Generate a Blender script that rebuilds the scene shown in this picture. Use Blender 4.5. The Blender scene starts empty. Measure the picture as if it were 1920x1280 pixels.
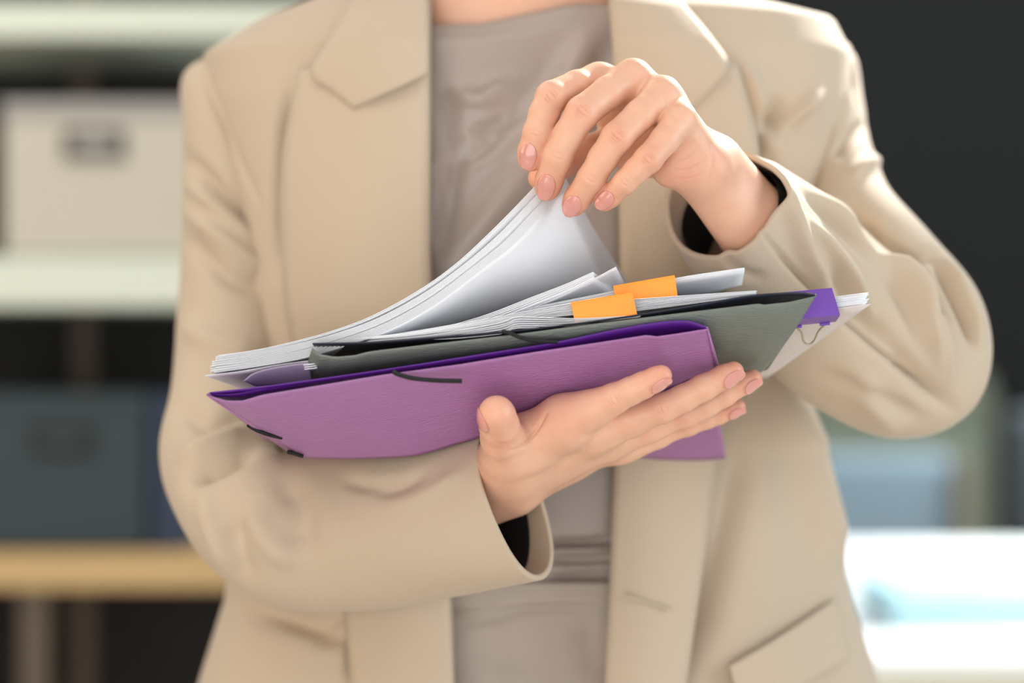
import bpy, bmesh, math, random
import numpy as np
from mathutils import Vector, Matrix
random.seed(7); rng = np.random.default_rng(7)
sc = bpy.context.scene
# ------------------------------------------------------------------ camera
FOC, SENS, DIST, CZ = 85.0, 36.0, 1.45, 1.15
cd = bpy.data.cameras.new('camera'); cam = bpy.data.objects.new('camera', cd); sc.collection.objects.link(cam)
cd.lens = FOC; cd.sensor_width = SENS; cam.location = (0, -DIST, CZ); cam.rotation_euler = (math.pi/2, 0, 0)
cd.dof.use_dof = True; cd.dof.focus_distance = DIST - 0.015; cd.dof.aperture_fstop = 2.3; cd.dof.aperture_blades = 0
cd.clip_start = 0.05; cd.clip_end = 50
sc.camera = cam
# ------------------------------------------------------------------ colour management
sc.view_settings.view_transform = 'Standard'; sc.view_settings.look = 'None'
sc.view_settings.exposure = 0.20; sc.view_settings.gamma = 1.0; sc.view_settings.use_curve_mapping = False
# ------------------------------------------------------------------ world and lights
w = bpy.data.worlds.new('world'); sc.world = w; w.use_nodes = True
bg = w.node_tree.nodes['Background']; bg.inputs[0].default_value = (0.93, 0.96, 1.0, 1); bg.inputs[1].default_value = 0.38
def area(name, loc, target, size, power, col):
    l = bpy.data.lights.new(name, 'AREA'); l.shape = 'RECTANGLE'; l.size = size[0]; l.size_y = size[1]
    l.energy = power; l.color = col
    o = bpy.data.objects.new(name, l); sc.collection.objects.link(o); o.location = loc
    d = Vector(target) - Vector(loc); o.rotation_euler = d.to_track_quat('-Z', 'Y').to_euler(); return o
area('shelf_fill_light', (-1.0, 0.8, 2.7), (-1.0, 1.5, 1.2), (1.0, 0.6), 14, (1.0, 0.98, 0.92))  # fill lamp added overhead to brighten the shelf boards
area('window_daylight', (1.2, 1.5, 2.7), (0.2, 0.2, 1.2), (1.2, 1.0), 15, (0.93, 0.99, 1.0))
sp = bpy.data.lights.new('sun_patch', 'SPOT'); sp.energy = 650; sp.spot_size = math.radians(10); sp.spot_blend = .6; sp.shadow_soft_size = .05; sp.color = (1.0, .98, .93)
spo = bpy.data.objects.new('sun_patch', sp); sc.collection.objects.link(spo); spo.location = (1.1, 1.7, 2.7); spo.rotation_euler = (Vector((.17, .30, 1.40)) - spo.location).to_track_quat('-Z', 'Y').to_euler()
area('ceiling_panel_light', (-0.7, -1.0, 2.7), (0, 0.1, 1.1), (1.4, 1.4), 14, (1.0, 0.93, 0.84))
area('front_fill_light', (-0.5, -2.1, 0.65), (0, 0.1, 1.1), (2.6, 1.8), 34, (1.0, 0.97, 0.94))  # soft low fill added in front to brighten the undersides of the papers
area('side_fill_light', (2.1, -0.5, 1.5), (0.2, 0.15, 1.15), (1.0, 1.4), 25, (0.86, 0.95, 1.0))  # cool fill added from the right to lift that side of the blazer
area('warm_room_light', (-1.9, -0.5, 1.5), (-0.1, 0.1, 1.0), (0.8, 1.0), 8, (1.0, 0.72, 0.45))
area('far_window_light', (1.9, 2.5, 2.2), (1.0, 2.3, 0.75), (1.2, 1.0), 36, (0.93, 0.99, 1.0)).data.spread = math.radians(75)

# ------------------------------------------------------------------ helpers
def P(px, py, y=0.0):
    s = (y + DIST) * SENS / (FOC * 1920.0)
    return np.array([(px - 960) * s, y, CZ - (py - 640) * s])
def PX(px, y=0.0): return px * (y + DIST) * SENS / (FOC * 1920.0)
def to_px(co):
    s = (co[:, 1] + DIST) * SENS / (FOC * 1920.0)
    return 960 + co[:, 0] / s, 640 - (co[:, 2] - CZ) / s
def lin(r, g, b):
    f = lambda c: (c/255/12.92) if c/255 <= 0.04045 else ((c/255+0.055)/1.055)**2.4
    return (f(r), f(g), f(b), 1)
def mat(name, col, rough=0.6, metal=0, bump=None, bscale=400, bstr=0.2, var=0.0, vscale=6, sss=0, coat=0, spec=0.5, stretch=(1,1,1), sheen=0, trans=0, emis=None, alpha=1):
    m = bpy.data.materials.new(name); m.use_nodes = True; nt = m.node_tree; b = nt.nodes['Principled BSDF']
    b.inputs['Base Color'].default_value = col; b.inputs['Roughness'].default_value = rough; b.inputs['Metallic'].default_value = metal
    b.inputs['Specular IOR Level'].default_value = spec; b.inputs['Coat Weight'].default_value = coat
    b.inputs['Alpha'].default_value = alpha
    if coat: b.inputs['Coat Roughness'].default_value = 0.12
    b.inputs['Sheen Weight'].default_value = sheen
    b.inputs['Transmission Weight'].default_value = trans
    if sss:
        b.inputs['Subsurface Weight'].default_value = sss; b.inputs['Subsurface Radius'].default_value = (1.0, 0.35, 0.18); b.inputs['Subsurface Scale'].default_value = 0.004
    tc = nt.nodes.new('ShaderNodeTexCoord'); mp = nt.nodes.new('ShaderNodeMapping'); mp.inputs['Scale'].default_value = stretch
    nt.links.new(tc.outputs['Object'], mp.inputs['Vector'])
    if var:
        n = nt.nodes.new('ShaderNodeTexNoise'); n.inputs['Scale'].default_value = vscale; n.inputs['Detail'].default_value = 4
        nt.links.new(mp.outputs[0], n.inputs['Vector'])
        r = nt.nodes.new('ShaderNodeMapRange'); r.inputs['To Min'].default_value = 1 - var; r.inputs['To Max'].default_value = 1 + var
        nt.links.new(n.outputs[0], r.inputs[0])
        mx = nt.nodes.new('ShaderNodeVectorMath'); mx.operation = 'SCALE'; mx.inputs[0].default_value = col[:3]
        nt.links.new(r.outputs[0], mx.inputs['Scale']); nt.links.new(mx.outputs[0], b.inputs['Base Color'])
    if bump:
        n2 = nt.nodes.new('ShaderNodeTexNoise' if bump == 'noise' else 'ShaderNodeTexVoronoi'); n2.inputs['Scale'].default_value = bscale
        if bump == 'noise': n2.inputs['Detail'].default_value = 5
        nt.links.new(mp.outputs[0], n2.inputs['Vector'])
        bp = nt.nodes.new('ShaderNodeBump'); bp.inputs['Strength'].default_value = bstr; bp.inputs['Distance'].default_value = 0.001
        nt.links.new(n2.outputs[0], bp.inputs['Height']); nt.links.new(bp.outputs[0], b.inputs['Normal'])
    return m

M = {}
M['blazer'] = mat('beige_wool', lin(190, 172, 149), 0.75, bump='noise', bscale=900, bstr=0.25, sheen=0.15, spec=0.25)
M['lining'] = mat('black_lining', lin(10, 9, 10), 0.7)
M['top'] = mat('taupe_satin_jersey', lin(158, 144, 134), 0.32, bump='noise', bscale=600, bstr=0.1, spec=0.5)
M['trousers'] = mat('taupe_cloth', lin(168, 155, 143), 0.7, bump='noise', bscale=600, bstr=0.15)
M['nail'] = mat('nail_polish_pink', lin(222, 150, 138), 0.14, coat=0.8, spec=0.5, sss=0.2)
M['paper'] = mat('white_paper', lin(242, 243, 246), 0.75, spec=0.15)
M['paper2'] = mat('offwhite_card', lin(214, 203, 198), 0.7, spec=0.2)
def translucent(m, f):
    nt = m.node_tree; b = nt.nodes['Principled BSDF']; t = nt.nodes.new('ShaderNodeBsdfTranslucent'); t.inputs[0].default_value = b.inputs['Base Color'].default_value
    x = nt.nodes.new('ShaderNodeMixShader'); x.inputs[0].default_value = f; nt.links.new(b.outputs[0], x.inputs[1]); nt.links.new(t.outputs[0], x.inputs[2])
    nt.links.new(x.outputs[0], nt.nodes['Material Output'].inputs[0])
translucent(M['paper'], .10)
M['plastic'] = mat('frosted_plastic', lin(206, 200, 212), 0.25, spec=0.5, alpha=0.55)
M['purple'] = mat('purple_card', lin(164, 112, 164), 0.42, bump='noise', bscale=200, bstr=0.8, stretch=(1, 5, 5), var=0.05, vscale=30)
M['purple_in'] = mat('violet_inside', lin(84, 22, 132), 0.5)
M['green'] = mat('grey_green_card', lin(112, 119, 110), 0.38, bump='noise', bscale=200, bstr=0.9, stretch=(1, 5, 5), var=0.07, vscale=40)
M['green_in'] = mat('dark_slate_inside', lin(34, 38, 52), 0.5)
M['elastic'] = mat('black_elastic', lin(14, 12, 14), 0.7, bump='noise', bscale=3000, bstr=0.4)
M['orange'] = mat('orange_enamel', lin(250, 150, 24), 0.33, spec=0.5)
M['violet'] = mat('violet_enamel', lin(112, 72, 166), 0.3, spec=0.5)
M['steel'] = mat('steel_wire', lin(190, 180, 160), 0.25, metal=1)

def skin_mat():
    m = mat('skin', lin(232, 178, 146), 0.44, sss=0.16, spec=0.4); nt = m.node_tree; b = nt.nodes['Principled BSDF']
    at = nt.nodes.new('ShaderNodeAttribute'); at.attribute_name = 'blush'
    n = nt.nodes.new('ShaderNodeTexNoise'); n.inputs['Scale'].default_value = 90; n.inputs['Detail'].default_value = 5
    tc = nt.nodes.new('ShaderNodeTexCoord'); nt.links.new(tc.outputs['Object'], n.inputs['Vector'])
    ad = nt.nodes.new('ShaderNodeMath'); ad.operation = 'MULTIPLY_ADD'; ad.inputs[1].default_value = 0.45; ad.inputs[2].default_value = -0.2
    nt.links.new(n.outputs[0], ad.inputs[0])
    a2 = nt.nodes.new('ShaderNodeMath'); a2.operation = 'ADD'; a2.use_clamp = True
    nt.links.new(ad.outputs[0], a2.inputs[0]); nt.links.new(at.outputs['Fac'], a2.inputs[1])
    mx = nt.nodes.new('ShaderNodeMix'); mx.data_type = 'RGBA'
    mx.inputs[6].default_value = lin(224, 176, 148); mx.inputs[7].default_value = lin(212, 126, 102)
    nt.links.new(a2.outputs[0], mx.inputs[0]); nt.links.new(mx.outputs[2], b.inputs['Base Color'])
    v = nt.nodes.new('ShaderNodeTexVoronoi'); v.inputs['Scale'].default_value = 1500; nt.links.new(tc.outputs['Object'], v.inputs['Vector'])
    bp = nt.nodes.new('ShaderNodeBump'); bp.inputs['Strength'].default_value = 0.12; bp.inputs['Distance'].default_value = 0.0006
    nt.links.new(v.outputs[0], bp.inputs['Height']); nt.links.new(bp.outputs[0], b.inputs['Normal'])
    return m
M['skin'] = skin_mat()

def link(name, me, m, parent=None, smooth=True):
    o = bpy.data.objects.new(name, me); sc.collection.objects.link(o)
    if m is not None:
        for mm in (m if isinstance(m, (list, tuple)) else [m]): me.materials.append(mm)
    if smooth and len(me.polygons): me.polygons.foreach_set('use_smooth', [True]*len(me.polygons))
    if parent is not None:
        bpy.context.view_layer.update()
        o.parent = parent; o.matrix_parent_inverse = parent.matrix_world.inverted()
    return o
def mesh(name, verts, faces, m, parent=None, smooth=True):
    me = bpy.data.meshes.new(name); me.from_pydata([tuple(map(float, v)) for v in verts], [], [tuple(map(int, f)) for f in faces]); me.update()
    return link(name, me, m, parent, smooth)
def thing(name, label, cat, loc, group=None):
    o = bpy.data.objects.new(name, None); sc.collection.objects.link(o); o.location = tuple(map(float, loc)); o.empty_display_size = 0.05
    o['label'] = label; o['category'] = cat
    if group: o['group'] = group
    bpy.context.view_layer.update()
    return o
def tag(o, label, cat, group=None):
    o['label'] = label; o['category'] = cat
    if group: o['group'] = group
    return o
def struct(o): o['kind'] = 'structure'; return o
def solid(o, t, offset=-1, bev=0):
    s = o.modifiers.new('thickness', 'SOLIDIFY'); s.thickness = t; s.offset = offset; return o
def bmesh_obj(name, bm, m, parent=None, smooth=False):
    me = bpy.data.meshes.new(name); bm.to_mesh(me); bm.free(); return link(name, me, m, parent, smooth)
def box(name, c, s, m, parent=None, bev=0.003, rz=0.0):
    bm = bmesh.new(); bmesh.ops.create_cube(bm, size=1.0)
    for v in bm.verts: v.co = Vector((v.co.x*s[0], v.co.y*s[1], v.co.z*s[2]))
    if bev: bmesh.ops.bevel(bm, geom=bm.edges[:], offset=min(bev, min(s)*0.4), segments=2, affect='EDGES', profile=0.6)
    bmesh.ops.rotate(bm, verts=bm.verts[:], matrix=Matrix.Rotation(rz, 3, 'Z'))
    bmesh.ops.translate(bm, verts=bm.verts[:], vec=Vector(c))
    return bmesh_obj(name, bm, m, parent)
def cat_rom(pts, n):
    """n samples through control rows pts (k, d)"""
    pts = np.asarray(pts, float); k = len(pts)
    ext = np.vstack([2*pts[0]-pts[1], pts, 2*pts[-1]-pts[-2]])
    t = np.linspace(0, k-1-1e-9, n); i = t.astype(int); f = (t-i)[:, None]
    p0, p1, p2, p3 = ext[i], ext[i+1], ext[i+2], ext[i+3]
    return 0.5*((2*p1) + (-p0+p2)*f + (2*p0-5*p1+4*p2-p3)*f**2 + (-p0+3*p1-3*p2+p3)*f**3)
def tube(name, pts, r, m, parent=None, n=60, seg=10, flat=1.0, closed_ends=True):
    c = cat_rom(pts, n); V, F = [], []
    tng = np.gradient(c, axis=0); tng /= np.linalg.norm(tng, axis=1)[:, None]
    up = np.array([0.13, -0.9, 0.3]); 
    for i in range(n):
        a = np.cross(tng[i], up); a /= np.linalg.norm(a); b = np.cross(a, tng[i])
        for j in range(seg):
            th = 2*math.pi*j/seg; V.append(c[i] + r*(math.cos(th)*a + flat*math.sin(th)*b))
    for i in range(n-1):
        for j in range(seg):
            j2 = (j+1) % seg; F.append((i*seg+j, i*seg+j2, (i+1)*seg+j2, (i+1)*seg+j))
    F.append(tuple(range(seg))[::-1]); F.append(tuple((n-1)*seg+j for j in range(seg)))
    return mesh(name, V, F, m, parent)
def poly_interp(pts, n):
    """resample a polyline (k,d) evenly by arc length"""
    pts = np.asarray(pts, float); d = np.r_[0, np.cumsum(np.linalg.norm(np.diff(pts, axis=0), axis=1))]
    t = np.linspace(0, d[-1], n); return np.stack([np.interp(t, d, pts[:, j]) for j in range(pts.shape[1])], 1)
def smooth_poly(pts, n): return poly_interp(cat_rom(pts, max(60, n*2)), n)
def W3(pts): return np.array([P(*p) for p in pts])

# ------------------------------------------------------------------ distance fields -> smooth meshes
def smin(a, b, k):
    h = np.clip(0.5 + 0.5*(b-a)/k, 0, 1); return b*(1-h) + a*h - k*h*(1-h)
def cone(p, a, b, ra, rb):
    ba = b - a; l2 = float(ba @ ba) + 1e-12
    h = np.clip((p - a) @ ba / l2, 0, 1); q = p - a - h[:, None]*ba
    return np.sqrt((q*q).sum(1)) - (ra + (rb-ra)*h)
def ellip(p, c, r, R=None):
    q = p - c
    if R is not None: q = q @ R
    r = np.asarray(r, float); k0 = np.sqrt(((q/r)**2).sum(1)); k1 = np.sqrt(((q/(r*r))**2).sum(1)) + 1e-9
    return k0*(k0-1)/k1
def surface_nets(f, lo, hi, h, st=4):
    lo = np.asarray(lo, float); nc = np.ceil((np.asarray(hi)-lo)/(h*st)).astype(int); n = nc*st + 1
    ci = np.stack(np.meshgrid(*[np.arange(k) for k in nc], indexing='ij'), -1).reshape(-1, 3)
    cc = lo + (ci*st + st/2)*h; dc = np.concatenate([f(c) for c in np.array_split(cc, max(1, len(cc)//200000))])
    near = np.abs(dc) < st*h*1.35
    vals = np.repeat(np.repeat(np.repeat(np.where(dc < 0, -1.0, 1.0).reshape(nc), st, 0), st, 1), st, 2)
    vals = np.pad(vals, ((0, 1), (0, 1), (0, 1)), mode='edge')
    off = np.stack(np.meshgrid(*[np.arange(st+1)]*3, indexing='ij'), -1).reshape(-1, 3)
    mask = np.zeros(n, bool); cn = ci[near]*st
    for o in off: g = cn + o; mask[g[:, 0], g[:, 1], g[:, 2]] = True
    gi = np.argwhere(mask); pv = np.concatenate([f(lo + c*h) for c in np.array_split(gi, max(1, len(gi)//200000))])
    vals[mask] = pv; neg = vals < 0
    s = [slice(0, -1), slice(1, None)]
    cnt = sum(neg[s[a], s[b], s[c]].astype(np.int8) for a in (0, 1) for b in (0, 1) for c in (0, 1))
    act = (cnt > 0) & (cnt < 8); cells = np.argwhere(act); idx = -np.ones(act.shape, np.int64); idx[act] = np.arange(len(cells))
    acc = np.zeros((len(cells), 3)); num = np.zeros(len(cells))
    cor = [(a, b, c) for a in (0, 1) for b in (0, 1) for c in (0, 1)]
    for p in cor:
        for ax in range(3):
            if p[ax] == 1: continue
            q = list(p); q[ax] = 1
            v0 = vals[cells[:, 0]+p[0], cells[:, 1]+p[1], cells[:, 2]+p[2]]; v1 = vals[cells[:, 0]+q[0], cells[:, 1]+q[1], cells[:, 2]+q[2]]
            cr = (v0 < 0) != (v1 < 0); t = np.where(cr, v0/np.where(cr, v0-v1, 1), 0)
            pt = np.tile(np.array(p, float), (len(cells), 1)); pt[:, ax] = t
            acc += pt*cr[:, None]; num += cr
    V = lo + (cells + acc/num[:, None])*h
    for _ in range(2):
        e = h*0.3; g = np.stack([f(V+np.eye(3)[a]*e) - f(V-np.eye(3)[a]*e) for a in range(3)], 1)/(2*e)
        d = f(V); V = V - np.clip(d, -h*0.6, h*0.6)[:, None]*g/np.maximum((g*g).sum(1), 0.2)[:, None]
    F = []
    for ax in range(3):
        b, c = (ax+1) % 3, (ax+2) % 3
        sl0 = [slice(None)]*3; sl1 = [slice(None)]*3; sl0[ax] = slice(0, -1); sl1[ax] = slice(1, None)
        n0, n1 = neg[tuple(sl0)], neg[tuple(sl1)]; e = np.argwhere(n0 != n1)
        e = e[(e[:, b] > 0) & (e[:, c] > 0) & (e[:, b] < n[b]-1) & (e[:, c] < n[c]-1)]
        flip = ~n0[e[:, 0], e[:, 1], e[:, 2]]
        def cell(db, dc_):
            q = e.copy(); q[:, b] += db; q[:, c] += dc_; return idx[q[:, 0], q[:, 1], q[:, 2]]
        quad = np.stack([cell(-1, -1), cell(0, -1), cell(0, 0), cell(-1, 0)], 1)
        quad[flip] = quad[flip][:, ::-1]; F.append(quad)
    F = np.concatenate(F); F = F[(F >= 0).all(1)]
    return V, F

# strokes: grooves / ridges pressed into a surface along a path (px, py path on the side that faces the viewer)
def stroke_disp(co, nrm, strokes):
    x, y = to_px(co); out = np.zeros(len(co))
    for pts, wd, amp in strokes:
        pts = np.asarray(pts, float); pts = cat_rom(pts, 16) if len(pts) > 2 else poly_interp(pts, 8)
        L = np.r_[0, np.cumsum(np.linalg.norm(np.diff(pts, axis=0), axis=1))]
        sel = (x > pts[:, 0].min()-3*wd) & (x < pts[:, 0].max()+3*wd) & (y > pts[:, 1].min()-3*wd) & (y < pts[:, 1].max()+3*wd) & (nrm[:, 1] < 0.1)
        if not sel.any(): continue
        q = np.stack([x[sel], y[sel]], 1); best = np.full(len(q), 1e9); bt = np.zeros(len(q))
        for i in range(len(pts)-1):
            a, b = pts[i], pts[i+1]; ba = b-a; h = np.clip((q-a) @ ba/(ba@ba+1e-9), 0, 1)
            d = np.linalg.norm(q-a-h[:, None]*ba, axis=1); m_ = d < best
            best[m_] = d[m_]; bt[m_] = (L[i] + h[m_]*np.linalg.norm(ba))/L[-1]
        end = np.clip(np.minimum(bt, 1-bt)*4, 0, 1)*0.85 + 0.15
        out[sel] += amp*np.exp(-(best/wd)**2)*end*np.clip(-nrm[sel, 1]*1.6+0.2, 0, 1)
    return out
def mesh_arrays(me):
    n = len(me.vertices); co = np.empty(n*3); me.vertices.foreach_get('co', co); nr = np.empty(n*3); me.vertices.foreach_get('normal', nr)
    return co.reshape(-1, 3), nr.reshape(-1, 3)
def apply_strokes(o, strokes, extra=None):
    me = o.data; me.update(); co, nr = mesh_arrays(me)
    d = stroke_disp(co, nr, strokes)
    if extra is not None: d = d + extra(co)
    co = co + nr*d[:, None]; me.vertices.foreach_set('co', co.ravel()); me.update()

# ------------------------------------------------------------------ the woman: body and hands
MM = 0.001
class Hand:
    def __init__(s, palm, fingers, kpalm=0.010, kfinger=0.006, kcross=0.0008):
        # every entry (px, py, y, r_px)
        cv = lambda j: (P(j[0], j[1], j[2]), PX(j[3], j[2]))
        s.palm = [(cv(a), cv(b)) for a, b in palm]; s.f = [[cv(j) for j in f] for f in fingers]
        s.kp, s.kf, s.kc = kpalm, kfinger, kcross
    def __call__(s, p):
        d = None
        for (a, ra), (b, rb) in s.palm:
            c = cone(p, a, b, ra, rb); d = c if d is None else smin(d, c, s.kp)
        out = d
        for f in s.f:
            q = None
            for (a, ra), (b, rb) in zip(f[:-1], f[1:]):
                c = cone(p, a, b, ra, rb); q = c if q is None else smin(q, c, 0.0022)
            out = smin(out, smin(d, q, s.kf), s.kc)
        return out

UP = Hand(
    palm=[((1122,152,.020,29), (1290,262,.040,32)), ((1186,146,.008,32), (1302,268,.030,34)), ((1241,176,-.002,32), (1312,288,.020,36)),
          ((1272,226,-.010,33), (1322,306,.010,38)), ((1262,310,.000,42), (1318,322,.010,44)), ((1225,285,.038,34), (1310,300,.034,38)),
          ((1150,222,.040,32), (1260,262,.045,34)), ((1180,300,.036,26), (1270,300,.030,34)), ((1090,172,.012,20), (1130,158,.018,26)), ((1150,180,.008,22), (1190,160,.010,28)), ((1210,215,-.002,21), (1244,190,.002,28)),
          ((1330,308,.020,44), (1420,425,.050,50)), ((1350,300,.030,40), (1450,425,.062,46)), ((1310,330,.016,42), (1400,450,.046,46)),
          ((1420,425,.052,62), (1580,600,.112,66))],
    fingers=[[(1122,150,.018,29), (1082,162,.006,30), (1034,182,-.008,30), (1020,214,-.012,28.5), (1009,248,-.014,28), (997,285,-.012,26), (995,297,-.011,24.5)],
             [(1186,146,.006,32), (1140,174,-.006,31), (1092,211,-.018,31.5), (1066,252,-.020,28.5), (1045,294,-.019,28), (1030,338,-.012,26), (1027,352,-.010,24)],
             [(1240,178,-.006,31), (1200,216,-.016,29.5), (1157,258,-.024,30), (1131,296,-.024,27.5), (1109,334,-.021,26.5), (1083,372,-.013,25), (1076,383,-.010,23)],
             [(1274,224,-.014,30), (1246,263,-.022,27), (1215,299,-.028,26.5), (1193,320,-.027,24), (1172,341,-.025,23), (1144,367,-.018,21.5), (1134,376,-.016,20)],
             [(1290,300,.045,36), (1205,280,.046,32), (1155,264,.040,29), (1102,280,.031,28), (1056,310,.022,25), (1012,334,.014,22)]])
LO = Hand(
    palm=[((955,895,.030,46), (1058,790,-.016,36)), ((962,900,.034,42), (1112,806,.002,32)), ((965,905,.044,38), (1145,820,.026,28)),
          ((965,905,.056,36), (1165,832,.046,24)), ((946,872,.018,46), (972,845,-.006,46)), ((975,890,.055,38), (1060,860,.055,32)),
          ((700,985,.075,70), (880,930,.042,50)), ((880,925,.038,46), (950,895,.032,46)), ((880,945,.050,46), (955,918,.046,42)), ((905,890,.030,46), (950,868,.014,46)),
          ((985,818,-.006,38), (1058,792,-.014,36)), ((1112,806,.002,32), (1190,786,-.002,25)), ((1145,820,.026,28), (1218,800,.020,22)), ((1165,832,.046,24), (1228,815,.045,18)),
          ((1060,790,-.016,35), (1120,768,-.026,26)), ((1130,800,.012,30), (1080,830,.02,34)), ((1040,850,.03,40), (1120,822,.03,28))],
    fingers=[[(1056,788,-.018,35), (1105,766,-.026,30.5), (1152,747,-.033,29), (1182,733,-.036,26), (1206,722,-.038,25), (1229,710,-.040,22), (1240,704,-.041,20)],
             [(1112,808,.000,31), (1180,786,-.006,29), (1240,766,-.012,28), (1280,747,-.014,26), (1318,727,-.015,25), (1358,706,-.014,22.5), (1375,697,-.014,20)],
             [(1140,822,.024,28), (1215,800,.020,26), (1283,777,.016,26), (1325,758,.014,24), (1358,739,.013,23), (1396,718,.014,20), (1411,710,.014,18)],
             [(1165,836,.046,24), (1235,814,.046,21), (1290,796,.044,21), (1325,784,.043,19.5), (1348,776,.043,19), (1370,767,.043,17), (1383,763,.043,15)],
             [(955,880,.015,48), (948,850,-.006,46), (941,820,-.027,40), (936,797,-.040,37), (932,781,-.048,35), (931,775,-.052,34)]],
    kpalm=0.013, kfinger=0.010, kcross=0.0014)
ELL = np.array(P(1700, 668, .13)); ELR = np.array(P(462, 958, .15))
def forearmL(p): return cone(p, P(1420,425,.052), P(1580,600,.112), PX(62,.052), PX(66,.112))
def body_f(p):
    cx = 0.0
    T = lambda px, py, y: P(px, py, y)
    d = ellip(p, T(970,330,.27), (.165,.098,.20))
    d = smin(d, ellip(p, T(970,760,.28), (.140,.092,.20)), .06)
    d = smin(d, ellip(p, T(970,1180,.285), (.165,.105,.14)), .06)
    d = smin(d, cone(p, T(560,200,.27), T(1400,170,.27), .045, .045), .03)
    d = smin(d, cone(p, T(955,30,.27), T(935,-250,.255), .058, .052), .05)
    d = smin(d, ellip(p, T(965,80,.255), (.10,.07,.08)), .03)
    hc = T(935,-470,.235)
    d = smin(d, ellip(p, hc + (0,.015,.03), (.076,.095,.10)), .02)
    d = smin(d, ellip(p, hc + (0,-.015,-.05), (.058,.070,.065)), .03)
    d = smin(d, cone(p, hc + (0,-.085,.0), hc + (0,-.105,-.028), .007, .011), .012)
    for sx in (-1, 1): d = smin(d, ellip(p, hc + (sx*.077,.02,-.01), (.010,.02,.032)), .006)
    # arms
    d = smin(d, cone(p, T(480,210,.26), T(437,520,.225), .026, .027), .03)
    d = smin(d, cone(p, T(437,520,.225), T(425,800,.19), .027, .029), .01); d = smin(d, cone(p, T(428,800,.19), ELR, .026, .024), .01)
    d = smin(d, cone(p, ELR, P(700,985,.075), .024, PX(70,.075)), .02)
    d = smin(d, cone(p, P(700,985,.075), P(880,930,.042), PX(70,.075), PX(50,.042)), .005)
    d = smin(d, cone(p, T(1500,180,.25), T(1600,410,.215), .024, .028), .03); d = smin(d, cone(p, T(1600,410,.215), T(1690,590,.15), .028, .024), .01); d = smin(d, cone(p, T(1690,590,.15), ELL, .024, .024), .01)
    d = smin(d, cone(p, ELL, P(1580,600,.112), .024, PX(66,.112)), .02)
    d = smin(d, cone(p, P(1580,600,.112), P(1420,425,.052), PX(66,.112), PX(62,.052)), .005)
    # legs
    for sx in (-1, 1):
        hip = T(970,1200,.28) + (sx*.085,0,0)
        kn = np.array([hip[0]+sx*.01, .27, .48]); an = np.array([hip[0]+sx*.01, .31, .09]); toe = np.array([hip[0]+sx*.03, .16, .035])
        d = smin(d, cone(p, hip, kn, .082, .056), .03); d = smin(d, cone(p, kn, an, .056, .036), .02); d = smin(d, cone(p, an, toe, .036, .032), .02)
    return d

person = thing('person', 'person in a beige blazer and taupe top holding folders and lifting paper sheets', 'person', (P(970,640,.28)[0], .28, 0))

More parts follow.
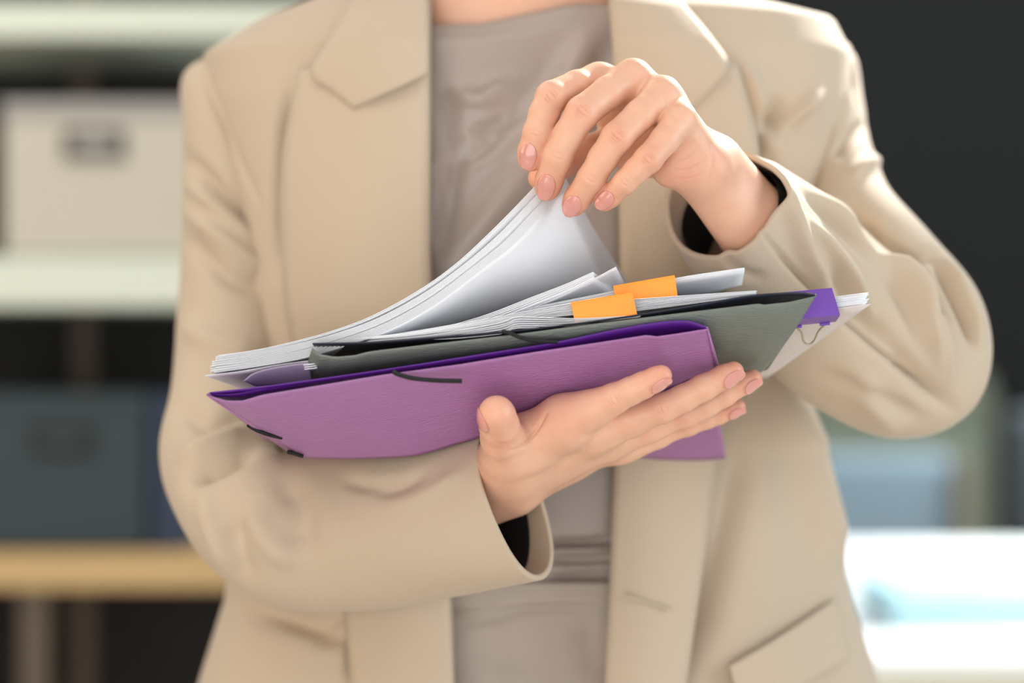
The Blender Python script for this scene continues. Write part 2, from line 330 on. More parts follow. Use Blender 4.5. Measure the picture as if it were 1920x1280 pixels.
def build_body():
    bm = bmesh.new()
    def add(V, F):
        vs = [bm.verts.new(v) for v in V]; out = []
        for f in F:
            try: out.append(bm.faces.new([vs[i] for i in f]))
            except ValueError: pass
        return vs, out
    parts = []
    h = 0.0006
    # arms are cut across the forearm and the fine hand surface is stitched to the coarser body surface there
    cuts = [(P(1500,512.5,.082), P(1420,425,.052) - P(1580,600,.112)), (P(790,958,.0585), P(880,930,.042) - P(700,985,.075))]
    boxes = [((960,100,1620,640,-.06,.115), UP), ((660,640,1445,1080,-.115,.125), LO)]
    rings = []
    for (c, nn), (bx, fn) in zip(cuts, boxes):
        nn = nn/np.linalg.norm(nn)
        a, b = P(bx[0], bx[3], .0), P(bx[2], bx[1], .0)
        lo = np.array([min(a[0], P(bx[0],0,.1)[0]), bx[4], a[2]]); hi = np.array([P(bx[2],0,.1)[0], bx[5], b[2]])
        V, F = surface_nets(fn, lo, hi, h)
        vs, fs = add(V, F)
        fine = [v for v in vs if v.is_valid]
        g = list(set(fs)) + list({e for f in fs for e in f.edges}) + fine
        r = bmesh.ops.bisect_plane(bm, geom=g, dist=1e-6, plane_co=Vector(c), plane_no=Vector(nn), clear_inner=True)
    V, F = surface_nets(body_f, (-.34, .0, -.02), (.42, .46, 1.78), 0.008)
    vs, fs = add(V, F)
    for c, nn in cuts:
        nn = nn/np.linalg.norm(nn); C = Vector(c)
        sel = [f for f in fs if f.is_valid and (f.calc_center_median() - C).length < 0.11 and (f.calc_center_median()-C).dot(Vector(nn)) > -0.03]
        g = sel + list({e for f in sel for e in f.edges}) + list({v for f in sel for v in f.verts})
        bmesh.ops.bisect_plane(bm, geom=g, dist=1e-6, plane_co=C, plane_no=Vector(nn), clear_outer=True)
        ed = [e for e in bm.edges if e.is_boundary and all(abs((v.co-C).dot(Vector(nn))) < 1e-4 and (v.co-C).length < .1 for v in e.verts)]
        try: bmesh.ops.bridge_loops(bm, edges=ed)
        except Exception as ex: print('bridge', ex)
    loose = [v for v in bm.verts if not v.link_faces]; bmesh.ops.delete(bm, geom=loose, context='VERTS')
    bmesh.ops.recalc_face_normals(bm, faces=bm.faces[:])
    me = bpy.data.meshes.new('body'); bm.to_mesh(me); bm.free()
    o = link('body', me, M['skin'], person)
    # wrinkles over finger joints, palm creases
    S = []
    def wr(cx, cy, ang, ln, n, gap, amp=-.0008, w_=1.7, bend=3):
        ca, sa = math.cos(math.radians(ang)), math.sin(math.radians(ang))
        for i in range(n):
            k = i-(n-1)/2; ox, oy = -sa*gap*k, ca*gap*k
            l = ln*(1-.18*abs(k)); b_ = bend*(1 if k >= 0 else -1)
            S.append(([(cx+ox-ca*l/2, cy+oy-sa*l/2), (cx+ox-sa*b_, cy+oy+ca*b_), (cx+ox+ca*l/2, cy+oy+sa*l/2)], w_, amp*(1-.2*abs(k))))
    wr(1034,180,49,26,4,5.5); wr(1091,209,46,30,5,5.5); wr(1157,256,45,30,5,5.5); wr(1215,298,48,24,4,5)
    wr(1007,249,14,28,2,5,-.0005); wr(1046,291,22,30,2,5,-.0005); wr(1109,334,32,26,2,5,-.0005); wr(1172,341,44,22,2,4,-.0005)
    wr(1152,750,60,28,4,6,-.0006); wr(1243,768,62,24,3,6,-.0005)
    S += [([(1268,300),(1290,294),(1310,275)], 2.2, -.0004), ([(1262,318),(1290,316),(1318,300)], 2.4, -.0004), ([(1262,334),(1292,334),(1322,322)], 2.4, -.0003),
          ([(1270,284),(1288,274),(1300,262)], 2, -.0003), ([(1330,262),(1336,300),(1322,350)], 4, -.0004)]
    S += [([(955,846),(975,840),(992,825),(1008,802),(1026,772)], 3.5, -.0018), ([(1000,835),(1030,808),(1052,790)], 6, -.0004), ([(1075,822),(1120,812),(1165,795)], 7, -.0006),
          ([(1085,850),(1150,830),(1215,808)], 6, -.0004), ([(915,815),(935,832),(955,830)], 3, -.0004)]
    # tendons and veins on the back of the hand
    S += [([(1200,165),(1250,215),(1290,262)], 7, .0006), ([(1250,190),(1290,240),(1315,280)], 7, .0005), ([(1226,160),(1260,205),(1300,250)], 6, -.0004)]
    co, nr = mesh_arrays(me); d = stroke_disp(co, nr, S); wt = (co[:, 1] < 0.06)
    co += nr*(d*wt)[:, None]; me.vertices.foreach_set('co', co.ravel()); me.update()
    # blush: pinker finger ends, joints and heel of the hand
    bl = np.zeros(len(co))
    def spot(j, r, a): 
        global _; c = P(*j[:3]); q = ((co-c)**2).sum(1); np.maximum(bl, a*np.exp(-q/(r*MM)**2), out=bl)
    for H_ in (UP, LO):
        for f in H_.f:
            spotc = [f[-1][0], f[-2][0]]
            for c in spotc: np.maximum(bl, .6*np.exp(-((co-c)**2).sum(1)/(10*MM)**2), out=bl)
            if len(f) > 4:
                np.maximum(bl, .3*np.exp(-((co-f[2][0])**2).sum(1)/(9*MM)**2), out=bl); np.maximum(bl, .25*np.exp(-((co-f[4][0])**2).sum(1)/(8*MM)**2), out=bl)
    for j in ((1275,330,-.01),(1240,300,-.005),(1340,300,.0),(940,840,-.05),(1060,790,-.04),(1033,177,-.03),(1091,206,-.04),(1158,252,-.04),(1216,293,-.04)): spot(j, 15, .3)
    fine_ = stroke_disp(co, nr, [q for q in S if q[1] <= 2.5]); bl = np.clip(bl + np.clip(-fine_/.0008, 0, 1)*.28, 0, 1)
    at = me.attributes.new('blush', 'FLOAT', 'POINT'); at.data.foreach_set('value', bl.astype(np.float32))
    return o
body = build_body()

def nail(fn, base, tip, dorsal, wid, length, start, over=0.0015, label=None, nm='fingernail'):
    """curved nail plate laid on the finger surface; base->tip axis, start = distance of the cuticle from the tip centre"""
    ax = tip - base; ax /= np.linalg.norm(ax); dn = np.asarray(dorsal, float); dn -= ax*(dn@ax); dn /= np.linalg.norm(dn); sd = np.cross(ax, dn)
    nu, nv = 17, 19; V = []
    pts = []; dirs = []; 
    for j in range(nv):
        b = j/(nv-1)
        # rounded cuticle and rounded free edge
        ee = 2.0 if b < .5 else 2.3; prof = (1-abs(2*b-1)**ee)**(1/ee) if 0 < b < 1 else 0.0
        prof = max(prof, 0.02)
        for i in range(nu):
            a = -1+2*i/(nu-1); th = a*prof*wid
            c = tip + ax*(-start + b*length); dr = math.cos(th)*dn + math.sin(th)*sd
            pts.append(c); dirs.append(dr)
    pts = np.array(pts); dirs = np.array(dirs)
    # cap: rays start on the axis but never beyond the last joint centre
    over_t = np.maximum(0, (pts - tip) @ ax); org = pts - over_t[:, None]*ax
    lo_ = np.zeros(len(org)); hi_ = np.full(len(org), .016)
    for _ in range(22):
        mid = (lo_+hi_)/2; ins = fn(org + dirs*mid[:, None]) < 0; lo_ = np.where(ins, mid, lo_); hi_ = np.where(ins, hi_, mid)
    V = pts + dirs*((hi_ + .00018)*(1-.30*(over_t/.0075)**2))[:, None]
    F = [(j*nu+i, j*nu+i+1, (j+1)*nu+i+1, (j+1)*nu+i) for j in range(nv-1) for i in range(nu-1)]
    o = mesh(nm, V, F, M['nail'], person); solid(o, .00045, 1)
    if label: o['label'] = label
    return o
def nl(H_, fi, dorsal, wid, length, start, **k):
    f = H_.f[fi]; return nail(H_, f[-2][0], f[-1][0], dorsal, wid, length, start, **k)
nl(UP, 0, (-.22,-1,.10), .62, .0160, .0103); nl(UP, 1, (-.12,-1,.12), .66, .0175, .0114)
nl(UP, 2, (-.02,-1,.05), .68, .0166, .0108); nl(UP, 3, (.05,-1,.05), .70, .0138, .0092)
nl(LO, 0, (.45,-.75,-.85), .66, .0135, .0085); nl(LO, 1, (.30,-.85,-.60), .72, .0145, .0090); nl(LO, 2, (.4,-.75,-.6), .7, .0125, .008); nl(LO, 3, (.4,-.7,-.6), .7, .011, .007)
nl(LO, 4, (-.85,-.5,-.15), .75, .013, .007, nm='thumbnail')

# ------------------------------------------------------------------ clothing
def rows_torso(rows, n):
    """rows: (py, xl, xr, y_centre, depth_front, depth_back)"""
    return cat_rom(rows, n)
TR = np.array([  # py, left px, right px, yc, front depth, back depth
    (-150, 800, 1090, .275, .055, .07), (-60, 735, 1180, .275, .060, .09), (0, 600, 1390, .27, .080, .10), (45, 490, 1560, .265, .101, .105), (110, 385, 1592, .262, .115, .11),
    (200, 395, 1590, .262, .125, .11), (330, 430, 1570, .262, .135, .11), (500, 455, 1550, .265, .138, .11), (700, 460, 1510, .27, .135, .108),
    (850, 450, 1520, .275, .135, .108), (1000, 440, 1560, .278, .138, .11), (1120, 425, 1592, .28, .142, .115), (1280, 375, 1645, .28, .147, .12), (1500, 350, 1690, .28, .15, .125), (1750, 340, 1700, .28, .15, .125)], float)
def torso_at(py): return np.array([np.interp(py, TR[:, 0], TR[:, j]) for j in range(1, 6)])
NEXP = 2.5
def front_y(px, py, inset=0.0):
    """depth of the front of the torso where the view ray through (px,py) meets it"""
    y = .14
    for _ in range(12):
        xl, xr, yc, df, db = torso_at(640 + (P(px, py, y)[2]-CZ)/-(PX(1, .27)))
        X0 = P(xl, 0, yc)[0]; X1 = P(xr, 0, yc)[0]; cx = (X0+X1)/2; W_ = (X1-X0)/2 - inset
        u = min(.985, abs((P(px, py, y)[0]-cx)/W_)); y = .5*y + .5*(yc - (df-inset)*(1-u**NEXP)**(1/NEXP))
    return y
def torso_loft(name, pys, edge_l, edge_r, m, parent, inset=0.0, nphi=150, dz_top=None, full=False):
    """loft round the torso from the left front edge round the back to the right front edge"""
    V, F = [], []
    rows = []
    for py in pys:
        xl, xr, yc, df, db = torso_at(py); X0 = P(xl, 0, yc)[0]; X1 = P(xr, 0, yc)[0]; cx = (X0+X1)/2; W_ = (X1-X0)/2 - inset
        z = P(0, py, .27)[2]
        def pt(phi, W_=W_, cx=cx, yc=yc, df=df, db=db, z=z):
            s, c = math.sin(phi), math.cos(phi)
            e = 2/NEXP
            return (cx - W_*math.copysign(abs(s)**e, s), yc - ((df if c > 0 else db)-inset)*math.copysign(abs(c)**e, c), z)
        if full: p0, p1 = math.pi, 3*math.pi
        else:
            yf = front_y(960, py); sL = (edge_l(py) - 960)*(yf+DIST)*SENS/(FOC*1920); sR = (edge_r(py)-960)*(yf+DIST)*SENS/(FOC*1920)
            aL = np.clip((cx - sL)/W_, .001, .95); aR = np.clip((sR-cx)/W_, .001, .95)
            p0 = math.asin(aL**(NEXP/2)); p1 = 2*math.pi - math.asin(aR**(NEXP/2))
        rows.append([pt(p0 + (p1-p0)*i/(nphi-1)) for i in range(nphi)])
    for i, r in enumerate(rows):
        V += r
        if i: F += [((i-1)*nphi+j, (i-1)*nphi+j+1, i*nphi+j+1, i*nphi+j) for j in range(nphi-1)]
    if full: pass
    return mesh(name, V, F, m, parent)
EL = lambda py: np.interp(py, [-150, 0, 130, 300, 500, 900, 1120, 1280, 1750], [812, 806, 806, 806, 806, 830, 848, 852, 860])
ER = lambda py: np.interp(py, [-150, 0, 130, 300, 600, 870, 1100, 1280, 1750], [1128, 1140, 1150, 1160, 1165, 1152, 1142, 1134, 1120])
blazer = torso_loft('blazer', np.linspace(-110, 1560, 240), EL, ER, M['blazer'], person, nphi=420)
BL = [([(1390,110),(1420,200),(1450,290)], 16, .004), ([(1540,160),(1480,240),(1440,330)], 14, .005), ([(1470,180),(1430,250),(1400,330)], 20, -.006),
      ([(1505,200),(1455,290),(1430,360)], 16, -.005), ([(1500,740),(1530,900),(1570,1080)], 34, .008), ([(1400,760),(1380,900),(1330,1100),(1290,1280)], 30, -.005),
      ([(440,1130),(560,1180),(660,1200)], 16, -.005), ([(500,1140),(600,1165),(650,1150)], 16, -.004), ([(1350,880),(1320,1060),(1285,1280)], 12, -.002), ([(545,160),(525,300),(520,520)], 12, -.006),
      ([(385,135),(430,260),(490,390)], 6, -.0015), ([(655,1130),(656,1280)], 8, -.004), ([(620,1190),(560,1190),(440,1130)], 10, .002)]
apply_strokes(blazer, [(a_, b_, c_*2.4) for a_, b_, c_ in BL]); solid(blazer, .004, -1)

top = torso_loft('top', np.linspace(80, 1100, 200), None, None, M['top'], person, inset=.014, nphi=260, full=True)
# the neckline climbs towards her left shoulder
def neck_raise(o):
    me = o.data; co, nr = mesh_arrays(me); x, y = to_px(co)
    up = np.clip((120-y)/90, 0, 1)*np.clip((x-900)/170, 0, 1)*.016; fr = co[:, 1] < .25
    co[:, 2] += up*fr; co[:, 1] -= 0; me.vertices.foreach_set('co', co.ravel()); me.update()
neck_raise(top)
TS = [([(1120,60),(1020,190),(900,300)], 26, .005), ([(1110,150),(1000,300),(860,480)], 26, .0055), ([(850,170),(900,190),(960,150)], 16, .004), ([(870,235),(910,240),(960,215)], 10, -.003), ([(1070,100),(960,230),(830,330)], 18, -.004),
      ([(1150,250),(1060,380),(940,500)], 24, -.005), ([(1020,1015),(1090,1018),(1150,1010)], 7, -.004), ([(1020,1048),(1090,1050),(1150,1046)], 7, -.004), ([(1020,1032),(1150,1028)], 6, .003), ([(1030,1082),(1150,1076)], 7, -.004),
      ([(830,150),(850,300),(830,480)], 14, -.004), ([(1140,60),(1120,180),(1150,320)], 14, -.004)]
apply_strokes(top, [(a_, b_, c_*1.6) for a_, b_, c_ in TS]); solid(top, .0015, -1)

def trousers():
    V, F = [], []; n = 200
    pys = list(np.linspace(1060, 1420, 70))
    for py in pys:
        xl, xr, yc, df, db = torso_at(py); X0 = P(xl, 0, yc)[0]; X1 = P(xr, 0, yc)[0]; cx = (X0+X1)/2
        ins = .022; W_ = (X1-X0)/2 - ins - .012
        bulge = .004 if py < 1105 else 0
        for j in range(n):
            ph = 2*math.pi*j/n; s, c = math.sin(ph), math.cos(ph); e = 2/NEXP
            V.append((cx - (W_+bulge)*math.copysign(abs(s)**e, s), yc - ((df if c > 0 else db)-ins+.008+bulge)*math.copysign(abs(c)**e, c), P(0, py, .27)[2]))
    for i in range(1, len(pys)): F += [((i-1)*n+j, (i-1)*n+(j+1) % n, i*n+(j+1) % n, i*n+j) for j in range(n)]
    base = len(V); cx = P(970, 0, .28)[0]; ztop = P(0, 1415, .27)[2]
    for sx in (-1, 1):
        for i in range(40):
            t = i/39; z = ztop + .03 - t*(ztop+.03-.055); r = .105 - .02*t
            for j in range(48):
                a = 2*math.pi*j/48; V.append((cx + sx*.092 + r*math.cos(a)*.95, .28 + r*1.1*math.sin(a), z))
        F += [(base+(i-1)*48+j, base+(i-1)*48+(j+1) % 48, base+i*48+(j+1) % 48, base+i*48+j) for i in range(1, 40) for j in range(48)]
        base = len(V)
    o = mesh('trousers', V, F, M['trousers'], person)
    apply_strokes(o, [([(850,1160),(900,1168),(950,1150),(1000,1138),(1140,1136)], 6, -.004), ([(850,1150),(945,1150)], 5, .003), ([(1100,1150),(1120,1280)], 20, -.004), ([(880,1200),(980,1260)], 30, -.003)])
    solid(o, .002, -1); return o
trousers()

def front_sheet(name, inner, outer, m, parent, lift_in, lift_out, nu=14, nv=60, th=.004, bow=0.0):
    """flat cloth piece (lapel, flap) lying on the torso front between two edges given as (px, py)"""
    A = smooth_poly(inner, nv) if len(inner) > 2 else poly_interp(inner, nv); B = smooth_poly(outer, nv) if len(outer) > 2 else poly_interp(outer, nv); V = []
    for j in range(nv):
        for i in range(nu):
            t = i/(nu-1); q = A[j]*(1-t)+B[j]*t; y = front_y(q[0], q[1]) - (lift_in*(1-t)+lift_out*t) - bow*math.sin(math.pi*t)
            V.append(P(q[0], q[1], y))
    F = [(j*nu+i, j*nu+i+1, (j+1)*nu+i+1, (j+1)*nu+i) for j in range(nv-1) for i in range(nu-1)]
    o = mesh(name, V, F, m, parent); 
    bm = bmesh.new(); bm.from_mesh(o.data); bmesh.ops.recalc_face_normals(bm, faces=bm.faces[:]); 
    if sum(f.normal.y for f in bm.faces) > 0: bmesh.ops.reverse_faces(bm, faces=bm.faces[:])
    bm.to_mesh(o.data); bm.free(); solid(o, th, -1); return o
front_sheet('lapel', [(803,120),(804,300),(805,500),(815,700),(835,1000),(850,1280),(855,1420)], [(560,128),(528,300),(527,480),(545,640),(620,950),(657,1280),(668,1420)], M['blazer'], blazer, .010, .007, bow=.005)
front_sheet('collar', [(803,-80),(803,-20),(803,30),(803,75),(803,108),(803,135)], [(690,-80),(658,-5),(618,70),(580,137),(618,168),(660,203)], M['blazer'], blazer, .0165, .0155, bow=.005, nv=40)
front_sheet('lapel', [(1150,90),(1160,300),(1165,600),(1153,870),(1143,1100),(1134,1280),(1130,1420)], [(1385,118),(1425,300),(1420,600),(1348,870),(1318,1070),(1288,1280),(1270,1420)], M['blazer'], blazer, .010, .008, bow=.006)
front_sheet('collar', [(1135,-80),(1142,-10),(1147,50),(1150,90),(1153,130),(1155,165)], [(1225,-80),(1278,0),(1330,62),(1368,122),(1338,165),(1300,205)], M['blazer'], blazer, .0175, .0165, bow=.008, nv=40)
pf = front_sheet('pocket_flap', [(1368,1248),(1450,1200),(1515,1158),(1568,1122)], [(1390,1330),(1470,1300),(1540,1265),(1592,1236)], M['blazer'], blazer, .010, .009, th=.003)
bh = front_sheet('buttonhole', [(1172,1112),(1215,1125),(1258,1140)], [(1170,1117),(1213,1131),(1256,1146)], mat('buttonhole_thread', lin(184,170,140), .8), blazer, .0165, .0165, nu=3, nv=20, th=.001)

def frames(rings, n):
    """rings: dict rows (px,py,y,a,b,[e1,e2]) -> sampled centres, radii and in-plane axes"""
    C_ = W3([r[:3] for r in rings]); T_ = np.gradient(C_, axis=0)
    rows = []
    for i, r in enumerate(rings):
        if len(r) > 5 and r[5] is not None: e1, e2 = np.array(r[5], float), np.array(r[6], float)
        else:
            t = T_[i]/np.linalg.norm(T_[i]); e2 = np.array([0, -1.0, 0]); e2 -= t*(e2@t); e2 /= np.linalg.norm(e2); e1 = np.cross(e2, t)
        rows.append(np.r_[C_[i], PX(r[3], r[2]), PX(r[4], r[2]), e1, e2])
    rows = np.array(rows)
    for i in range(1, len(rows)):
        if rows[i, 5:8] @ rows[i-1, 5:8] < 0: rows[i, 5:8] *= -1
        if rows[i, 8:11] @ rows[i-1, 8:11] < 0: rows[i, 8:11] *= -1
    return cat_rom(rows, n)
def sleeve(name, rings, m, parent, n=260, seg=150, strokes=(), th=.0035, cap=True, noise=.0012, rag=None):
    R_ = frames(rings, n); V, F = [], []
    for i in range(n):
        c, a, b, e1, e2 = R_[i, :3], R_[i, 3], R_[i, 4], R_[i, 5:8], R_[i, 8:11]
        e1 = e1/np.linalg.norm(e1); e2 = e2/np.linalg.norm(e2)
        for j in range(seg):
            t = 2*math.pi*j/seg; wob = 1 + .015*math.sin(3*t + i*.05) + .01*math.sin(5*t - i*.09)
            if rag is not None: wob *= rag(i/(n-1), t)
            V.append(c + wob*(a*math.cos(t)*e1 + b*math.sin(t)*e2))
    F = [((i)*seg+j, (i)*seg+(j+1) % seg, (i+1)*seg+(j+1) % seg, (i+1)*seg+j) for i in range(n-1) for j in range(seg)]
    if cap: F.append(tuple(range(seg)))
    me = bpy.data.meshes.new(name); bm = bmesh.new(); vs = [bm.verts.new(v) for v in V]
    for f in F: bm.faces.new([vs[k] for k in f])
    bmesh.ops.recalc_face_normals(bm, faces=bm.faces[:])
    # outward test on the middle ring
    k = n//2; cc = Vector(R_[k, :3]); f = next(f for f in vs[k*seg].link_faces); 
    if f.normal.dot(vs[k*seg].co-cc) < 0: bmesh.ops.reverse_faces(bm, faces=bm.faces[:])
    bm.to_mesh(me); bm.free(); o = link(name, me, m, parent)
    apply_strokes(o, strokes); solid(o, th, -1)
    return o, R_
RS = [([(345,290),(400,345),(460,390),(520,470)], 15, -.007), ([(345,390),(420,450),(520,530)], 16, .005), ([(345,440),(430,520),(525,545)], 16, -.005), ([(380,140),(430,250),(480,360)], 7, -.0015),
      ([(348,340),(420,400),(500,470)], 12, .004), ([(335,600),(400,640),(500,660)], 22, .004), ([(330,760),(400,800),(480,780)], 18, -.004),
      ([(350,905),(420,868),(490,830)], 16, -.008), ([(330,860),(400,830),(470,790)], 16, .006), ([(470,950),(500,1010),(560,1060)], 26, .005), ([(450,960),(440,1030),(470,1100)], 22, -.005),
      ([(640,900),(700,912),(760,905)], 13, -.0022), ([(700,930),(750,915),(800,885)], 11, -.0022), ([(740,950),(800,925),(870,880)], 14, .002), ([(520,880),(560,960),(560,1050)], 30, -.005), ([(380,920),(400,1000),(440,1080)], 20, .004)]
e1R = np.array([-.37, 0, .93]); e2R = np.array([-.38, -.91, -.15])
sl_r, FR = sleeve('sleeve', [(432,118,.262,30,30), (415,150,.262,72,90), (425,230,.258,84,125), (432,330,.252,90,130), (437,450,.242,94,130), (437,600,.228,102,130),
      (428,740,.205,106,130), (412,850,.178,110,135), (434,920,.150,110,140), (492,975,.125,132,145), (570,1000,.105,146,140), (690,990,.082,152,138), (800,972,.060,150,135), (900,955,.042,150,128),
      (968,946,.030,150,118, e1R, e2R)], M['blazer'], blazer, strokes=[(a_, b_, c_*1.4) for a_, b_, c_ in RS])
nL = np.array([-.50,-.76,.42]); nL /= np.linalg.norm(nL); e1L = np.array([.63,0,.77]); e1L -= nL*(e1L@nL); e1L /= np.linalg.norm(e1L); e2L = np.cross(nL, e1L)
LS = [([(1600,60),(1600,130),(1604,200)], 5, -.0015), ([(1560,300),(1600,250),(1620,230)], 10, -.004), ([(1590,330),(1650,300),(1670,330)], 12, .004), ([(1500,340),(1600,420),(1700,560)], 12, .005), ([(1440,300),(1520,480),(1580,570)], 15, .005),
      ([(1480,320),(1560,400),(1660,500),(1720,620)], 14, -.006), ([(1600,400),(1680,470),(1760,480)], 12, -.008), ([(1640,430),(1710,540),(1770,700)], 12, .006), ([(1750,480),(1800,580),(1835,660)], 8, -.006),
      ([(1770,480),(1820,580),(1838,640)], 7, .004), ([(1430,440),(1510,530),(1640,650),(1790,770)], 4, -.0042), ([(1560,480),(1600,580),(1680,660)], 22, -.005), ([(1660,640),(1730,720),(1790,770)], 18, -.004), ([(1600,700),(1660,780),(1700,800)], 25, .004), ([(1500,400),(1590,500),(1640,600)], 10, .004), ([(1690,500),(1760,620),(1790,720)], 9, .004), ([(1540,700),(1640,740),(1740,790)], 14, -.003), ([(1350,470),(1390,510),(1440,520)], 10, -.002)]
sl_l, FL = sleeve('sleeve', [(1520,70,.262,30,30), (1535,110,.262,66,90), (1537,200,.258,80,125), (1552,300,.245,83,130), (1590,410,.215,92,130), (1650,510,.175,118,135),
      (1702,600,.150,138,130), (1712,675,.135,142,125), (1650,655,.122,152,128), (1560,585,.108,160,128), (1470,500,.088,150,122), (1400,428,.064,134,118), (1351,381,.044,113,127, e1L, e2L)],
      M['blazer'], blazer, strokes=[(a_, b_, c_*1.7) for a_, b_, c_ in LS])
def lining(Rr, i0, i1, shrink, parent):
    V, F = [], []; seg = 64; rows = Rr[i0:i1]
    for r in rows:
        e1 = r[5:8]/np.linalg.norm(r[5:8]); e2 = r[8:11]/np.linalg.norm(r[8:11])
        for j in range(seg):
            t = 2*math.pi*j/seg; V.append(r[:3] + (r[3]-shrink)*math.cos(t)*e1 + (r[4]-shrink)*math.sin(t)*e2)
    n = len(rows); F = [(i*seg+j, i*seg+(j+1) % seg, (i+1)*seg+(j+1) % seg, (i+1)*seg+j) for i in range(n-1) for j in range(seg)]
    o = mesh('cuff_lining', V, F, M['lining'], parent); o['label'] = 'black sleeve lining'; return o
lining(FR, 232, 251, .0060, sl_r); lining(FL, 232, 252, .0065, sl_l)

# ------------------------------------------------------------------ papers, folders and clips
def strip(A, B, nv, sag=0.0):
    """grid between near edge A (n,3) and far edge B (n,3)"""
    n = len(A); V = []
    for j in range(nv):
        t = j/(nv-1)
        for i in range(n): V.append(A[i]*(1-t)+B[i]*t + np.array([0, 0, -sag*math.sin(math.pi*t)]))
    F = [(j*n+i, j*n+i+1, (j+1)*n+i+1, (j+1)*n+i) for j in range(nv-1) for i in range(n-1)]
    return V, F
def sheet(name, A, B, m, parent=None, nv=12, th=.00022, sag=0.0, ypow=1.0):
    V, F = strip(A, B, nv, sag)
    if ypow != 1.0:
        n_ = len(A)
        for j in range(nv):
            for i in range(n_): V[j*n_+i][1] = A[i][1] + (B[i][1]-A[i][1])*(j/(nv-1))**ypow
    o = mesh(name, V, F, m, parent); solid(o, th, 0); return o
def packet(name, near, far, nsh, step, m, parent=None, n=40, nv=8, jit=2.0, th=.0002, smooth=True, fan=0.0, thick=None):
    """nsh sheets as one object, each a thin leaf; step = drop between leaves in px"""
    V, F = [], []
    for k in range(nsh):
        jx = rng.uniform(-jit, jit); jy = rng.uniform(-jit, jit)*.0003
        A = W3([(p[0]+jx+fan*k, p[1]+step*k, p[2]+jy) for p in (smooth_poly(near, n) if smooth else poly_interp(near, n))])
        B = W3([(p[0]+jx+fan*k, p[1]+step*k, p[2]+jy) for p in (smooth_poly(far, n) if smooth else poly_interp(far, n))])
        if thick is not None:
            drop = np.interp(np.linspace(0, 1, n), np.linspace(0, 1, len(thick)), thick)*(k/max(1, nsh-1))
            A[:, 2] -= PX(1, 0)*(drop - step*k); B[:, 2] -= PX(1, 0)*(drop - step*k)
        v, f = strip(A, B, nv); o = len(V); V += v; F += [tuple(i+o for i in q) for q in f]
    ob = mesh(name, V, F, m, parent); solid(ob, th, 0); return ob

# purple folder -----------------------------------------------------
pf = thing('document_folder', 'purple elastic folder lowest in the stack, resting on the lower hand', 'folder', P(880,760,.03))
pn = [(393,743,-.052),(425,752,-.052),(455,752,-.0535),(492,741,-.056),(600,723,-.056),(720,703,-.055),(860,684,-.054),(1000,661,-.052),(1120,643,-.05),(1217,628,-.048),(1226,632,-.047),(1270,626,-.046),(1326,617,-.045)]
pb = [(572,857,.026),(640,859,.024),(700,858,.022),(780,853,.020),(860,831,.018),(940,808,.016),(1030,786,.013),(1120,764,.010),(1215,738,.006),(1270,719,.003),(1300,706,.002),(1325,698,.0),(1343,690,-.002)]
A = W3(poly_interp(pn, 90)); B = W3(smooth_poly(pb, 90)); lp = sheet('front_flap', A, B, M['purple'], pf, nv=30, th=.0007)
un = [(393,736,-.048),(500,724,-.050),(700,696,-.049),(880,668,-.048),(1040,642,-.046),(1160,617,-.044),(1240,604,-.043),(1290,602,-.0425),(1324,613,-.044)]
ub = [(500,826,.12),(640,830,.12),(800,834,.12),(950,842,.12),(1080,850,.12),(1180,856,.12),(1260,862,.12),(1320,862,.12),(1360,858,.12)]
bk = sheet('back_cover', W3(smooth_poly(un, 90)), W3(smooth_poly(ub, 90)), [M['purple_in'], M['purple']], pf, nv=30, th=.0008)
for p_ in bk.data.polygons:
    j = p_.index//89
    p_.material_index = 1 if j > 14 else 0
def endfold(a, b, c, d, m, parent, name='end_fold'):
    """rounded fold joining two panels: near-top a, near-bottom b, far-top c, far-bottom d, bulging outwards"""
    V = []; n = 14
    for (p, q) in ((a, b), (c, d)):
        p, q = P(*p), P(*q); mid = (p+q)/2; r = np.linalg.norm(p-q)/2; out = np.array([np.sign(p[0]-P(900,0,0)[0]), 0, 0])
        for i in range(n):
            t = math.pi*i/(n-1); V.append(mid + (p-mid)*math.cos(t) + out*r*.8*math.sin(t))
    F = [(i, i+1, n+i+1, n+i) for i in range(n-1)]
    o = mesh(name, V, F, m, parent); solid(o, .0006, 0); return o
endfold((1324,613,-.044),(1326,618,-.045),(1345,690,.002),(1343,692,-.002), M['purple'], pf)
endfold((393,737,-.048),(393,743,-.052),(540,835,.02),(572,857,.026), M['purple'], pf)
# inner gusset seen in the open mouth
sheet('inner_flap', W3(smooth_poly([(396,739,-.047),(440,738,-.046),(500,728,-.046),(640,708,-.045)], 30)), W3(smooth_poly([(470,790,.02),(520,790,.02),(580,780,.02),(700,760,.02)], 30)), M['purple_in'], pf, th=.0006)
tube('elastic_band', W3([(738,697,-.057),(748,702,-.0590),(775,709,-.0585),(820,713,-.057),(866,714,-.0555)]), .0014, M['elastic'], pf)
tube('elastic_band', W3([(466,797,-.006),(480,805,-.010),(500,813,-.008),(528,820,-.002)]), .0014, M['elastic'], pf)
tube('elastic_band', W3([(540,847,.018),(552,850,.016),(568,855,.018)]), .0013, M['elastic'], pf)

